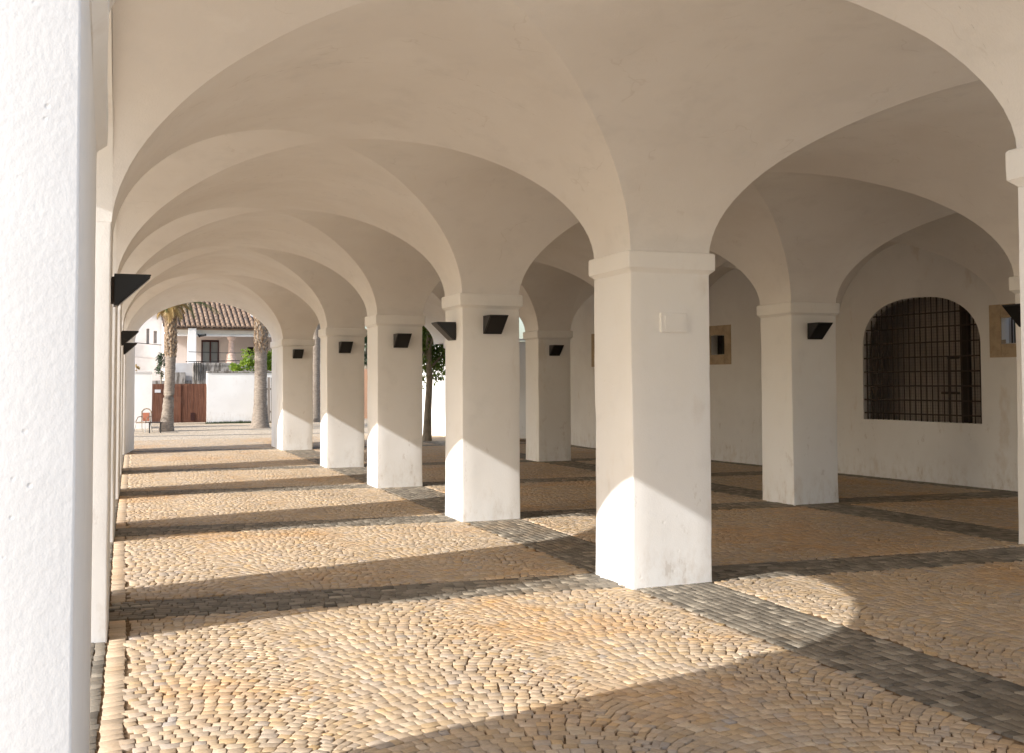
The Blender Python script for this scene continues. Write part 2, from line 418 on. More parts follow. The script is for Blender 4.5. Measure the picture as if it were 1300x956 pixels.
# back wall, with the wide arched opening and small square ones
def hole(y):
    h = []
    a, b = 11.84, 14.16
    if a < y < b:
        t = (y - (a+b)/2) / ((b-a)/2)
        zt = 2.12 + .80 * (1 - abs(t)**2.5) ** (1/2.2)
        h.append((.95, zt))
    for (a, b, z0, z1) in SMALL:
        if a < y < b: h.append((z0, z1))
    return h
SMALL = [(11.05, 11.48, 2.13, 2.51), (17.77, 18.20, 2.13, 2.52), (22.15, 22.58, 2.15, 2.55), (6.9, 7.3, 2.13, 2.5), (2.6, 3.0, 2.13, 2.5)]
ys = set(np.linspace(1.85, 26.85, 90))
for a, b in [(11.84, 14.16)]:
    for th in np.linspace(0, math.pi, 41): ys.add((a+b)/2 - math.cos(th)*(b-a)/2)
for a, b, _, _ in SMALL: ys.add(a); ys.add(b)
edges_y = [11.84, 14.16] + [v for s_ in SMALL for v in s_[:2]]
ys = sorted(y for y in ys if all(abs(y - e) > .004 or y == e for e in edges_y))
S = []
for y in ys:
    vals = [y]
    if any(abs(y - e) < 1e-9 for e in edges_y): vals = [y - 1e-4, y + 1e-4]
    for yy in vals:
        hs = hole(yy); z = -.05; s_ = []
        for a, b in hs: s_.append((z, a)); z = b
        s_.append((z, TOP)); S.append((cW(yy), yy, s_))
strip_wall('back_wall', S, (.16, .015), M_PLW)

# room behind the openings
m = MB()
o = .17
def rp(y, t, z): return (cW(y) + t, y, z)
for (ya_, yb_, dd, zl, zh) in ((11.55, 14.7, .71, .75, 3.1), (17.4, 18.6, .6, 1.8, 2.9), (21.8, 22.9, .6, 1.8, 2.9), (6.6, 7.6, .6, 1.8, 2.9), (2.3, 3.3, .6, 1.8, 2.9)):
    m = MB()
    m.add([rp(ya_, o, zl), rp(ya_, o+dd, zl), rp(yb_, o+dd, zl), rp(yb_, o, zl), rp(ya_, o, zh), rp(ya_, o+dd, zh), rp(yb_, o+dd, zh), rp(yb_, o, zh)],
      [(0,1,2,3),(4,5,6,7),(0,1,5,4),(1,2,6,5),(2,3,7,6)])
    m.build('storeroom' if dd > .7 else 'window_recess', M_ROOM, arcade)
for (a, b, z0, z1) in SMALL:
    x = cW((a+b)/2)
    m = MB(); f = .20
    # stone surround standing slightly proud of the plaster
    for (ya, yb, za, zb) in ((a-f, a, z0-f, z1+f), (b, b+f, z0-f, z1+f), (a, b, z0-f, z0), (a, b, z1, z1+f)):
        m.box(-.014, .10, ya + .002 - (a+b)/2, yb - .002 - (a+b)/2, za + .002, zb - .002)
    w = m.build('stone_window', M_SANDST, arcade, bevel=.006); w.location = (x, (a+b)/2, 0); w.rotation_euler.z = math.atan(.093)
    w['label'] = 'small square barred window in a sandstone surround'
    m = MB(); m.box(.30, .33, -(b-a)/2 - .02, (b-a)/2 + .02, z0 - .02, z1 + .02)
    p = m.build('pane', M_GPANE, w)
    m = MB()
    for k in range(1, 4):
        yy = -(b-a)/2 + (b-a) * k / 4; m.tube([(.09, yy, z0 - .01), (.09, yy, z1 + .01)], [.012]*2, 8)
    m.build('bars', M_IRON, w)

# big iron grille in the arched opening
ya, yb = 11.84, 14.16
def gx(y): return cW(y) + .05
def topz(y):
    t = (y - (ya+yb)/2) / ((yb-ya)/2); return 2.12 + .80 * (1 - min(1, abs(t))**2.5) ** (1/2.2)
win = empty('arched_window', (0, 0, 0), 0, arcade)
m = MB()
n = 20
for k in range(n + 1):
    y = ya + .05 + (yb - ya - .10) * k / n
    z1 = topz(y) + .01; r = .010 if k % 5 else .013
    m.tube([(gx(y), y, .93), (gx(y), y, z1)], [r, r], 6)
def yspan(z):
    lo = [y for y in np.linspace(ya, yb, 160) if topz(y) > z]
    return lo[0], lo[-1]
for z in [1.06, 1.28, 1.51, 1.74, 1.97, 2.20, 2.44, 2.66]:
    a, b = yspan(z)
    m.tube([(gx(a) - .012, a - .02, z), (gx(b) - .012, b + .02, z)], [.013, .013], 6)
m.build('grille', M_IRON, win)
m = MB()
for y in np.arange(ya + .02, yb, .046): m.box(gx(y)+.05, gx(y)+.053, y-.0011, y+.0011, .93, topz(y)+.02)
for z in np.arange(.97, 2.9, .046):
    a, b = yspan(z)
    m.add([(gx(a)+.053, a-.03, z-.0011), (gx(b)+.053, b+.03, z-.0011), (gx(b)+.053, b+.03, z+.0011), (gx(a)+.053, a-.03, z+.0011),
           (gx(a)+.056, a-.03, z-.0011), (gx(b)+.056, b+.03, z-.0011), (gx(b)+.056, b+.03, z+.0011), (gx(a)+.056, a-.03, z+.0011)], [(0,1,2,3),(7,6,5,4),(0,4,5,1),(3,2,6,7)])
m.build('wire_mesh', M_IRON2, win)
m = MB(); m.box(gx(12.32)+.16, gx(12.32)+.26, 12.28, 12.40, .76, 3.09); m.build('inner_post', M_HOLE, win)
m = MB(); y = 12.62
m.tube([(gx(y)+.18, y, .95), (gx(y)+.18, y, 1.95)], [.022]*2, 8); m.tube([(gx(y)+.18, 12.42, 1.95), (gx(y)+.18, y+.02, 1.95)], [.02]*2, 8); m.tube([(gx(y)+.18, 12.42, 1.40), (gx(y)+.18, y+.16, 1.40)], [.02]*2, 8)
m.tube([(gx(11.86)+.1, 11.86, .95), (gx(11.86)+.1, 11.86, 2.45)], [.03]*2, 8)
m.build('inner_frame', M_IRON, win)
# small corbels on the back wall under the springings
for y in (14.86, 18.93, 10.75):
    m = MB(); m.box(cW(y)-.05, cW(y)+.02, y-.03, y+.05, 2.43, 2.63); m.build('corbel', M_PLW, arcade, bevel=.012)

# roof slab above everything
m = MB(); m.box(-1.0, 13.6, 1.6, 27.1, TOP + .003, TOP + .25); m.build('roof', M_TILE, arcade)
# painted-over box plate on the middle pillar
m = MB(); m.box(4.19, 4.43, 7.178, 7.205, 1.985, 2.14); pp = m.build('cover_plate', M_PL, arcade, bevel=.006)
m = MB(); m.box(4.225, 4.395, 7.173, 7.179, 2.01, 2.115); m.build('cover_lid', M_PL, pp, bevel=.002)

# ------------------------------------------------------------------ wall lamps: wedge shaped uplighters
def lamp_mesh():
    W, D_, Hh = .225, .235, .21
    m = MB()
    # wedge: back at y=0, top projects to y=-D_, front slants back to the foot
    P = lambda x: [(x, -.004, 0), (x, -.004, Hh), (x, -D_, Hh), (x, -D_, Hh - .008), (x, -.018, 0)]
    a = P(-W/2); b = P(W/2); nn = 5
    m.add(a + b, [tuple(range(nn)), tuple(range(nn, 2*nn))[::-1]] + [(k, (k+1) % nn, nn + (k+1) % nn, nn + k) for k in range(nn)])
    return m
lamps = []
proto = None
def lamp(loc, rz, label, scale=1.):
    global proto
    if proto is None:
        root = empty('wall_lamp')
        lamp_mesh().build('lamp_body', M_BLACK, root, bevel=.002)
        m = MB()       # lens sheet on the slanting face
        W = .20
        m.add([(-W/2, -.026, .004), (W/2, -.026, .004), (W/2, -.228, .194), (-W/2, -.228, .194),
               (-W/2, -.030, .000), (W/2, -.030, .000), (W/2, -.232, .190), (-W/2, -.232, .190)], [(0,1,2,3),(7,6,5,4),(0,4,5,1),(3,2,6,7),(1,5,6,2),(0,3,7,4)])
        m.build('lens', M_GLASSBLK, root)
        m = MB(); m.box(-.10, .10, -.006, .012, .02, .19); m.build('back_plate', M_IRON, root)
        proto = root; r = root
    else:
        r = proto.copy(); COL.objects.link(r)
        for ch in proto.children:
            c = ch.copy(); COL.objects.link(c); c.parent = r
    r.location = loc; r.rotation_euler = (0, 0, rz)
    tag(r, label, 'wall lamp', 'black wedge lamps on the pillars'); return r
lamp((4.375, 11.36, 2.155), 0, 'black wedge lamp on the shaded front of the second middle-row pillar')
lamp((4.46, 15.49, 2.125), 0, 'black wedge lamp on the front of the third pillar beyond the big middle one')
lamp((4.52, 19.49, 2.15), 0, 'black wedge lamp on the front of the fourth middle-row pillar')
lamp((4.66, 24.99, 2.17), 0, 'farthest black wedge lamp, on the end pillar beside the courtyard opening')
lamp((8.83, 11.19, 2.14), 0, 'black wedge lamp on the dark pillar left of the barred arched window')
lamp((8.76, 19.26, 2.12), 0, 'black wedge lamp on the dim far pillar seen between two nearer pillars')
lamp((cM(11.62) - .002, 11.70, 2.09), -R(90), 'black wedge lamp seen side-on sticking left from a middle-row pillar')
lamp((cR(7.5) - .002, 7.52, 2.12), -R(90), 'black wedge lamp cut by the right edge, on the right-hand pillar')
lamp((cL(7.8) + .002, 7.55, 2.12), R(90), 'nearest and largest black wedge lamp on the left wall of piers')
lamp((cL(16.2) + .002, 16.1, 2.14), R(90), 'second black wedge lamp along the left piers, below and behind the largest')
lamp((cL(20.3) + .002, 20.3, 2.12), R(90), 'smallest black wedge lamp at the far end of the left piers')
lamp((9.0, 25.0-.012, 2.14), 0, 'black wedge lamp on the end pillar, mostly hidden behind the white pillars')

# ------------------------------------------------------------------ ground: plaza sheet and individually laid stones
m = MB(); m.add([(-400, -400, -.022), (400, -400, -.022), (400, 400, -.022), (-400, 400, -.022)], [(0,1,2,3)])
tag(m.build('plaza_ground', M_SHEET), kind='structure')
X0, X1, Y0, Y1 = -1.1, 13.0, 2.6, 31.0
m = MB(); m.add([(X0, Y0, -.012), (X1, Y0, -.012), (X1, Y1, -.012), (X0, Y1, -.012)], [(0,1,2,3)])
tag(m.build('bedding_sand', M_JOINT), kind='structure')

BC = [(2.9, .62), (7.95, .60), (12.11, .62), (16.25, .62), (20.25, .6), (26.1, .6)]
def cross_y(i, x): return BC[i][0] - .086 * x
def in_band(x, y, grow=0.):
    """0 none, 1 band along x, 2 band along y"""
    r = np.zeros(x.shape, int)
    for i, (yc, w) in enumerate(BC): r[np.abs(y - (yc - .086*x)) < w/2 + grow] = 1
    cm = 3.7534 + .0225*y + .36; cr = 8.4747 - .0073*(y-11) + .36; cw = 12.4553 - .093*(y-11)
    r[(np.abs(x - cm - .02) < .34 + grow) & (y < 27.1)] = 2; r[(np.abs(x - cr) < .34 + grow) & (y < 27.1)] = 2
    r[(x > cw - .28 - grow) & (y < 27.1)] = 2
    cl = np.interp(y, [1.85, 4.2, 7.03, 11.35, 15.5, 19.6, 25, 26.85], [-.014, .03, .14, .275, .44, .60, .82, 1.1])
    r[(x < cl + grow) & (x > cl - .66 - grow) & (y < 27.1)] = 2
    return r, cl
def stones(cx, cy, ax, ay, hx, hy, colr, name_top):
    """cx, cy centres; ax, ay unit row direction; hx, hy half sizes; colr (n,3)"""
    n = len(cx)
    bx, by = -ay, ax
    sg = np.array([[-1,-1],[1,-1],[1,1],[-1,1]], float)
    V = np.zeros((n, 8, 3), np.float32)
    jit = rng.normal(0, .0030, (n, 4, 2)); tilt = rng.normal(0, .0075, (n, 2)); hgt = rng.normal(0, .0008, n)
    for k in range(4):
        u = sg[k,0]*hx + jit[:,k,0]; v = sg[k,1]*hy + jit[:,k,1]
        V[:,k,0] = cx + u*ax + v*bx; V[:,k,1] = cy + u*ay + v*by; V[:,k,2] = -.030
        u2 = u - sg[k,0]*.0022; v2 = v - sg[k,1]*.0020
        V[:,k+4,0] = cx + u2*ax + v2*bx; V[:,k+4,1] = cy + u2*ay + v2*by
        V[:,k+4,2] = hgt + u2*tilt[:,0] + v2*tilt[:,1]
        V[:,k,0] += (V[:,k,0] - V[:,k+4,0]) * .0
    # a chamfer ring: lower the shoulder
    W = np.zeros((n, 12, 3), np.float32); W[:, :4] = V[:, :4]; W[:, 4:8] = V[:, :4]; W[:, 4:8, 2] = V[:, 4:, 2] - .0018; W[:, 8:] = V[:, 4:]
    F = np.array([[8,9,10,11]] + [[4+k, 4+(k+1)%4, 8+(k+1)%4, 8+k] for k in range(4)] + [[k, (k+1)%4, 4+(k+1)%4, 4+k] for k in range(4)])
    faces = (F[None] + 12*np.arange(n)[:,None,None]).reshape(-1)
    me = bpy.data.meshes.new(name_top); me.vertices.add(n*12); me.vertices.foreach_set('co', W.reshape(-1))
    nf = n*9; me.loops.add(nf*4); me.loops.foreach_set('vertex_index', faces.astype(np.int32))
    me.polygons.add(nf); me.polygons.foreach_set('loop_start', np.arange(0, nf*4, 4, dtype=np.int32)); me.polygons.foreach_set('loop_total', np.full(nf, 4, np.int32))
    me.update(calc_edges=True)
    a = me.color_attributes.new('stone', 'FLOAT_COLOR', 'POINT')
    c4 = np.ones((n, 12, 4), np.float32); c4[:, :, :3] = colr[:, None, :]; a.data.foreach_set('color', c4.reshape(-1))
    me.materials.append(M_STONE); me.validate()
    o = bpy.data.objects.new(name_top, me); COL.objects.link(o); return o

# fan-laid field: rows follow repeated shallow arcs
PER = 1.30
def arc(x):
    t = ((x + .25) % PER) / PER * 2 - 1
    return .36 * np.sqrt(np.maximum(0, 1.12 - t*t))
def arc_d(x, e=.004): return (arc(x + e) - arc(x - e)) / (2*e)
ROWH = .064
xs_, ys_, ds_, hx_, hy_ = [], [], [], [], []
yy = Y0 - .5
while yy < Y1 + .3:
    x = X0 + rng.random() * .08
    xr = []; wr = []
    while x < X1:
        w = rng.uniform(.050, .082); s = abs(float(arc_d(np.array([x]))[0])); step = w / math.sqrt(1 + min(s, 1.6)**2)
        xr.append(x + step/2); wr.append(w); x += step
    xr = np.array(xr); wr = np.array(wr)
    row = yy + rng.normal(0, .003, len(xr))
    sl = np.clip(arc_d(xr), -1.3, 1.3)
    xs_.append(xr); ys_.append(row + arc(xr) - .086*xr + .8); ds_.append(sl - .086); hx_.append(wr/2 - .0005 - rng.exponential(.0008, len(wr)) - (rng.random(len(wr)) < .20) * rng.uniform(.002, .006, len(wr)))
    hy_.append((ROWH / np.sqrt(1 + sl**2) * .99)/2 - .0004 - rng.exponential(.0008, len(wr)))
    yy += ROWH
x = np.concatenate(xs_); y = np.concatenate(ys_); d = np.concatenate(ds_); hx = np.concatenate(hx_); hy = np.concatenate(hy_)
band, cl = in_band(x, y, .028)
# a straight header course along the left edge
hdr = (x > cl) & (x < cl + .125) & (y < 27.1)
keep = (band == 0) & (y > Y0) & (y < Y1) & ~hdr
# nothing under the pillars or left wall
x, y, d, hx, hy = x[keep], y[keep], d[keep], hx[keep], hy[keep]
L = np.sqrt(1 + d*d)
n = len(x)
base = np.array([.50, .390, .275]); k = rng.normal(1, .075, (n, 1)); warm = rng.normal(0, .018, (n, 1))
colr = np.clip(base * k + warm * np.array([1.0, 0, -1.2]), .1, .9)
pale = rng.random(n) < .10; colr[pale] = np.array([.57, .465, .34]) * k[pale]
o = stones(x, y, 1/L, d/L, hx, hy, colr, 'stone_paving'); tag(o, kind='structure')

# dark bands, laid in straight courses; and the pale header course on the left
def course(kind):
    X, Y, A, HX, HY = [], [], [], [], []
    CW = .066
    if kind == 'x':
        for yc, w in BC:
            nc = int(round(w / CW)); cw = w / nc
            for c in range(nc):
                x = X0 + rng.random()*.1
                while x < X1:
                    ww = rng.uniform(.06, .115); xm = x + ww/2
                    X.append(xm); Y.append(yc - w/2 + cw*(c+.5) - .086*xm + rng.normal(0, .002)); A.append(-.086); HX.append(ww/2 - rng.uniform(.001, .005)); HY.append(cw/2 - rng.uniform(.0008, .0045)); x += ww
    else:
        lines = [(lambda y: 3.7534+.0225*y+.04, .68), (lambda y: 8.4747-.0073*(y-11)+.02, .68), (lambda y: cW(y)-.30, .30), (lambda y: cL(y)-.66, .66)]
        for f, w in lines:
            nc = int(round(w / CW)); cw = w / nc
            for c in range(nc):
                y = Y0 + rng.random()*.1
                while y < 27.1:
                    ww = rng.uniform(.06, .115); ym = y + ww/2; sl = (f(ym+.01) - f(ym-.01))/.02
                    X.append(f(ym) + cw*(c+.5) + rng.normal(0, .002)); Y.append(ym); A.append(None if True else 0); HX.append(ww/2 - rng.uniform(.001, .005)); HY.append(cw/2 - rng.uniform(.0008, .0045)); y += ww
                    A[-1] = sl
    return map(np.array, (X, Y, A, HX, HY))
def darkcol(n):
    base = np.array([.205, .180, .145]); k = rng.normal(1, .22, (n, 1)); c = base * np.clip(k, .45, 1.8)
    p = rng.random(n) < .10; c[p] = np.array([.34, .30, .24]) * rng.normal(1, .1, (p.sum(), 1)); return np.clip(c, .05, .6)
X, Y, A, HX, HY = course('x')
rb, cl = in_band(X, Y, 0)
ok = (rb != 2) & ((X > cl)|(Y > 27.1)) ; X, Y, A, HX, HY = X[ok], Y[ok], A[ok], HX[ok], HY[ok]; L = np.sqrt(1 + A*A)
tag(stones(X, Y, 1/L, A/L, HX, HY, darkcol(len(X)), 'dark_cross_band'), kind='structure')
X, Y, A, HX, HY = course('y'); L = np.sqrt(1 + A*A)
tag(stones(X, Y, A/L, 1/L, HX, HY, darkcol(len(X)), 'dark_long_band'), kind='structure')
X, Y, A, HX, HY = [], [], [], [], []
y = Y0
while y < 27:
    w = rng.uniform(.06, .09); ym = y + w/2; X.append(cL(ym) + .060 + rng.normal(0, .002)); Y.append(ym); A.append(0.); HX.append(.050); HY.append(w/2 - rng.uniform(.001, .005)); y += w
X, Y, A, HX, HY = map(np.array, (X, Y, A, HX, HY)); rb, _ = in_band(X, Y, 0); ok = rb != 1; X, Y, A, HX, HY = X[ok], Y[ok], A[ok], HX[ok], HY[ok]
kk = rng.normal(1, .1, (len(X), 1)); tag(stones(X, Y, np.ones(len(X)), A, HX, HY, np.array([.53, .415, .295]) * kk, 'header_course'), kind='structure')
# thin dark lines across the sunny plaza
for yc, w in ((33.9, .30), (37.6, .25), (41.2, .22)):
    m = MB(); m.add([(-12, yc - w/2 + 1.0, -.018), (30, yc - w/2 - 2.6, -.018), (30, yc + w/2 - 2.6, -.018), (-12, yc + w/2 + 1.0, -.018)], [(0,1,2,3)])
    tag(m.build('paving_line', M_DSHEET), kind='structure')

# ------------------------------------------------------------------ courtyard beyond the arcade
def wall_obj(name, pts, h, th, mt, label, cat, cope=None, copemat=None):
    """wall along pts (x,y) with uneven top; coping as a part"""
    r = empty(name, (pts[0][0], pts[0][1], 0)); tag(r, label, cat)
    m = MB(); P = []
    for (ax, ay), (bx, by) in zip(pts[:-1], pts[1:]):
        nseg = max(2, int(math.hypot(bx-ax, by-ay)/.35))
        P += [(ax + (bx-ax)*k/nseg, ay + (by-ay)*k/nseg) for k in range(nseg)]
    P.append(pts[-1])
    dx, dy = pts[-1][0]-pts[0][0], pts[-1][1]-pts[0][1]; L_ = math.hypot(dx, dy); nx, ny = -dy/L_*th, dx/L_*th
    if ny < 0: nx, ny = -nx, -ny
    nzs = 6
    def body(z0, z1, g, mm):
        vs = []; fs = []
        for (x, y) in P:
            t = z1 + .02*noise.noise(Vector((x*1.3, y*1.3, 4)))
            for k in range(nzs+1):
                z = z0 + (t - z0)*k/nzs; vs.append(wob((x - nx/th*g, y - ny/th*g, z), .012))
            for k in range(nzs, -1, -1):
                z = z0 + (t - z0)*k/nzs; vs.append(wob((x + nx + nx/th*g, y + ny + ny/th*g, z), .012))
        c = 2*(nzs+1)
        for i in range(len(P)-1):
            for k in range(c-1): fs.append((i*c+k, i*c+k+1, (i+1)*c+k+1, (i+1)*c+k))
        fs.append(tuple(range(c))); fs.append(tuple((len(P)-1)*c + k for k in range(c))[::-1])
        mm.add(vs, fs)
    body(-.1, h, 0, m); m.build('wall', mt, r, smooth=30)
    if cope:
        m = MB(); body(h + .024, h + .024 + cope, .04, m); m.build('coping', copemat or mt, r, smooth=30)
    return r
wall_obj('garden_wall', [(4.46, 43.0), (7.3, 43.0)], 1.98, .35, M_WHITE, 'bright white garden wall right of the brown gate, palm at its right end', 'wall', .05, M_STAIN)
wall_obj('garden_wall', [(-2.5, 39.5), (2.2, 39.5)], 1.98, .35, M_WHITE, 'bluish white wall left of the brown gate, behind the chair', 'wall', .03, M_WHITE)
wall_obj('boundary_wall', [(11.75, 26.95), (9.5, 30.0), (8.9, 32.2)], 2.75, .3, M_WHITE, 'tall overexposed white wall behind the slim leafy tree', 'wall', .05, M_WHITE)
wall_obj('garden_wall', [(9.3, 46.5), (12.4, 46.2)], 2.2, .3, mat('terracotta_render', (.5, .3, .2), .9, .1), 'terracotta coloured wall glimpsed right of the dark far palm', 'wall')

# gate with two leaves
gt = empty('wooden_gate', (2.3, 43.1, 0)); tag(gt, 'rust brown double gate of vertical boards between two white walls', 'gate')
for a, b in ((2.22, 3.44), (3.47, 4.45)):
    m = MB(); nb = int((b-a)/.11)
    for k in range(nb):
        xa = a + (b-a)*k/nb; m.box(xa + .002, xa + (b-a)/nb - .002, 43.08 + rng.uniform(0, .006), 43.12, .04, 1.56 + rng.uniform(-.004, .004))
    lf = m.build('gate_leaf', M_GATE, gt)
    m = MB()
    for z in (.25, 1.35):
        m = MB(); m.box(a+.01, b-.01, 43.12+.002, 43.16, z, z+.1); m.build('rail', M_GATE, lf)
m = MB(); m.box(3.435, 3.475, 43.05, 43.08, .05, 1.56); m.build('cover_strip', M_GATE, gt)
m = MB(); m.box(3.85, 4.0, 43.055, 43.078, .12, .42); m.build('hatch', M_DOOR, gt)
m = MB(); m.box(2.5, 2.72, 43.062, 43.079, 1.22, 1.34); m.build('number_plate', M_OLD, gt)

# boarded fence behind the right palm
fb = empty('board_fence', (6.9, 42.2, 0)); tag(fb, 'grey weathered board fence between the right palm and the end pillar', 'fence')
for k in range(9):
    m = MB(); xa = 6.55 + k*.14; m.box(xa, xa+.11, 42.2, 42.23, .02, 1.75 + rng.uniform(-.06, .1)); m.build('board', M_GREYWOOD, fb)
for z in (.4, 1.3):
    m = MB(); m.box(6.5, 7.85, 42.235, 42.28, z, z + .08); m.build('rail', M_GREYWOOD, fb)

wd = MB()
for i in range(900):
    px = rng.uniform(4.4, 7.0); py = 42.93 - abs(rng.normal(0, .05)); h_ = rng.uniform(.03, .13)*(.5 + .8*abs(noise.noise(Vector((px*2, 0, 0))))) + .02; a = rng.random()*3.14
    wd.add([(px - .012*math.cos(a), py, -.02), (px + .012*math.cos(a), py, -.02), (px + rng.normal(0, .03), py - rng.uniform(0, .04), h_)], [(0,1,2)])
tag(wd.build('weeds', M_CYP), 'low dark weeds along the foot of the white garden wall', 'weeds', kind='stuff')
# the low house with the tiled roof and porch
house = empty('tiled_house', (5.2, 48, 0)); tag(house, 'low pale house with clay tiled roof, porch column and dark double door', 'house')
def part(name, mt, fn, parent=house, **k):
    m = MB(); fn(m); return m.build(name, mt, parent, **k)
part('porch_floor', M_OLD, lambda m: m.box(3.3, 10.6, 47.0, 50.6, -.05, 2.45))
part('back_wall', M_PINK, lambda m: (m.box(3.3, 4.96, 50.5, 50.75, 2.455, 4.6), m.box(4.96, 5.76, 50.5, 50.75, 3.59, 4.6), m.box(5.76, 7.08, 50.5, 50.75, 2.455, 4.6), m.box(7.08, 7.50, 50.5, 50.75, 2.455, 2.9), m.box(7.08, 7.50, 50.5, 50.75, 3.28, 4.6), m.box(7.50, 10.6, 50.5, 50.75, 2.455, 4.6)))
part('upper_wall', M_PINK, lambda m: m.box(3.3, 10.6, 50.76, 51.9, 0, 4.6))
part('beam', M_WHITE, lambda m: (m.box(3.3, 10.6, 47.9, 48.2, 3.74, 3.93), m.box(3.3, 10.6, 47.86, 48.2, 3.66, 3.735)), bevel=.01)
part('porch_ceiling', M_PINK, lambda m: m.box(3.3, 10.6, 48.21, 50.49, 3.8, 3.9))
part('square_pier', M_WHITE, lambda m: m.box(4.12, 4.46, 47.55, 47.88, 2.455, 3.98), bevel=.01)
part('stone_column', M_PSTONE, lambda m: m.lathe([(.24, 2.46), (.24, 2.62), (.20, 2.66), (.20, 2.86), (.15, 2.90), (.12, 2.95), (.115, 3.4), (.10, 3.46), (.13, 3.50), (.18, 3.56), (.19, 3.65)], 6.0, 48.0), smooth=40)
def door_fn(m):
    for a, b in ((4.97, 5.02), (5.33, 5.40), (5.70, 5.75)): m.box(a, b, 50.46, 50.54, 2.46, 3.58)
    m.box(5.02, 5.33, 50.46, 50.54, 3.50, 3.58); m.box(5.40, 5.70, 50.46, 50.54, 3.50, 3.58); m.box(5.02, 5.33, 50.46, 50.54, 2.46, 2.54); m.box(5.40, 5.70, 50.46, 50.54, 2.46, 2.54)
    m.box(5.02, 5.33, 50.47, 50.53, 3.0, 3.02); m.box(5.40, 5.70, 50.47, 50.53, 3.0, 3.02)
dr = part('double_door', M_DOOR, door_fn)
part('pane', M_PANE, lambda m: (m.box(5.0, 5.36, 50.50, 50.52, 2.5, 3.54), m.box(5.38, 5.72, 50.50, 50.52, 2.5, 3.54)), dr)
wn = part('window', M_DOOR, lambda m: (m.box(7.08, 7.12, 50.47, 50.53, 2.9, 3.28), m.box(7.46, 7.50, 50.47, 50.53, 2.9, 3.28), m.box(7.12, 7.46, 50.47, 50.53, 3.24, 3.28), m.box(7.12, 7.46, 50.47, 50.53, 2.9, 2.94), m.box(7.27, 7.31, 50.47, 50.53, 2.94, 3.24)))
part('pane', M_HOLE, lambda m: m.box(7.1, 7.48, 50.52, 50.56, 2.9, 3.28), wn)
# roof of half-round tiles
def tiles(m):
    rx0, rx1, y0, z0, y1, z1 = 3.15, 10.6, 47.5, 4.02, 51.8, 6.0
    pitch = .215; ncol = int((rx1-rx0)/pitch); nrow = 13
    for c in range(ncol):
        for kind in (0, 1):
            xc = rx0 + pitch*(c + .5*kind)
            for r in range(nrow):
                ja, jb = rng.normal(0, .008), rng.normal(0, .008)
                vs = []; fs = []
                for e, (ty, lift) in enumerate(((r/nrow, .014), ((r+1.12)/nrow, 0))):
                    yy = y0 + (y1-y0)*ty; zz = z0 + (z1-z0)*ty + lift
                    rad = (.088 if e == 0 else .070)
                    for k in range(7):
                        t = math.pi*k/6
                        if kind: vs.append((xc + ja + rad*math.cos(t), yy + jb, zz + rad*math.sin(t)*.95 + .02))
                        else: vs.append((xc + ja + rad*1.1*math.cos(t), yy, zz - rad*math.sin(t)*.5 + .02))
                for k in range(6): fs.append((k, k+1, 8+k, 7+k))
                if kind: fs.append(tuple(range(7)))
                m.add(vs, fs)
    m.box(rx0, rx1, y0+.08, y0+.12, z0-.10, z0-.02)
    m.add([(rx0, y0+.05, z0-.05), (rx1, y0+.05, z0-.05), (rx1, y1, z1-.06), (rx0, y1, z1-.06)], [(0,1,2,3)])
part('roof', M_TILE, tiles)
part('white_ledge', M_WHITE, lambda m: (m.box(6.95, 8.9, 48.7, 49.0, 4.45, 4.86), m.box(6.9, 8.95, 48.66, 49.04, 4.863, 4.93)), bevel=.01)
def parapet(m):
    m.box(3.3, 3.95, 46.7, 46.95, 1.3, 2.05); m.box(4.25, 6.4, 46.7, 46.95, 1.2, 2.46); m.box(6.4, 8.5, 46.7, 46.95, 1.2, 2.2)
part('terrace_parapet', M_STAIN, parapet, bevel=.02)
part('wall_base', M_STAIN, lambda m: m.box(2.6, 4.2, 46.96, 46.99, .0, 1.7))
part('security_camera', M_CABLE, lambda m: (m.tube([(4.56, 47.8, 3.72), (4.60, 47.6, 3.62)], [.03, .04], 8), m.tube([(4.62, 47.7, 3.66), (4.86, 47.55, 3.70)], [.05, .05], 8)))
gdr = empty('terrace_railing', (4.6, 46.6, 2.46)); tag(gdr, 'thin dark terrace railing with uprights on the stained parapet', 'railing')
m = MB(); m.tube([(3.95, 46.62, 2.50), (6.4, 46.62, 2.56)], [.02]*2, 6); m.build('top_rail', M_CABLE, gdr)
m = MB()
for k in range(5): m.tube([(4.3 + k*.09, 46.64, 1.7), (4.3 + k*.09, 46.64, 2.5)], [.014]*2, 6)
m.build('uprights', M_CABLE, gdr)

# tall white house at the left
wh = empty('white_house', (2.2, 52, 0)); tag(wh, 'tall grubby white house with two narrow windows behind the left palm', 'house')
def wwall(m):
    A = [(-3.0, 2.62), (2.75, 2.94), (3.09, 3.75)]
    for a, b in A: m.box(a, b, 52.0, 52.3, -.05, 5.05)
    m.box(2.62, 2.75, 52.0, 52.3, -.05, 3.45); m.box(2.62, 2.75, 52.0, 52.3, 4.15, 5.05)
    m.box(2.94, 3.09, 52.0, 52.3, -.05, 3.46); m.box(2.94, 3.09, 52.0, 52.3, 4.05, 5.05)
    m.box(-3.0, 3.75, 52.31, 56, -.05, 5.05)
part('wall', M_OLD, wwall, wh)
for a, b, c, d_ in ((2.62, 2.75, 3.45, 4.15), (2.94, 3.09, 3.46, 4.05)):
    w = part('window', M_SHUT, lambda m: m.box(a, b, 52.12, 52.16, c, d_), wh)
part('roof', M_TILE, lambda m: m.box(-3.2, 3.9, 51.85, 56.1, 5.055, 5.2), wh)

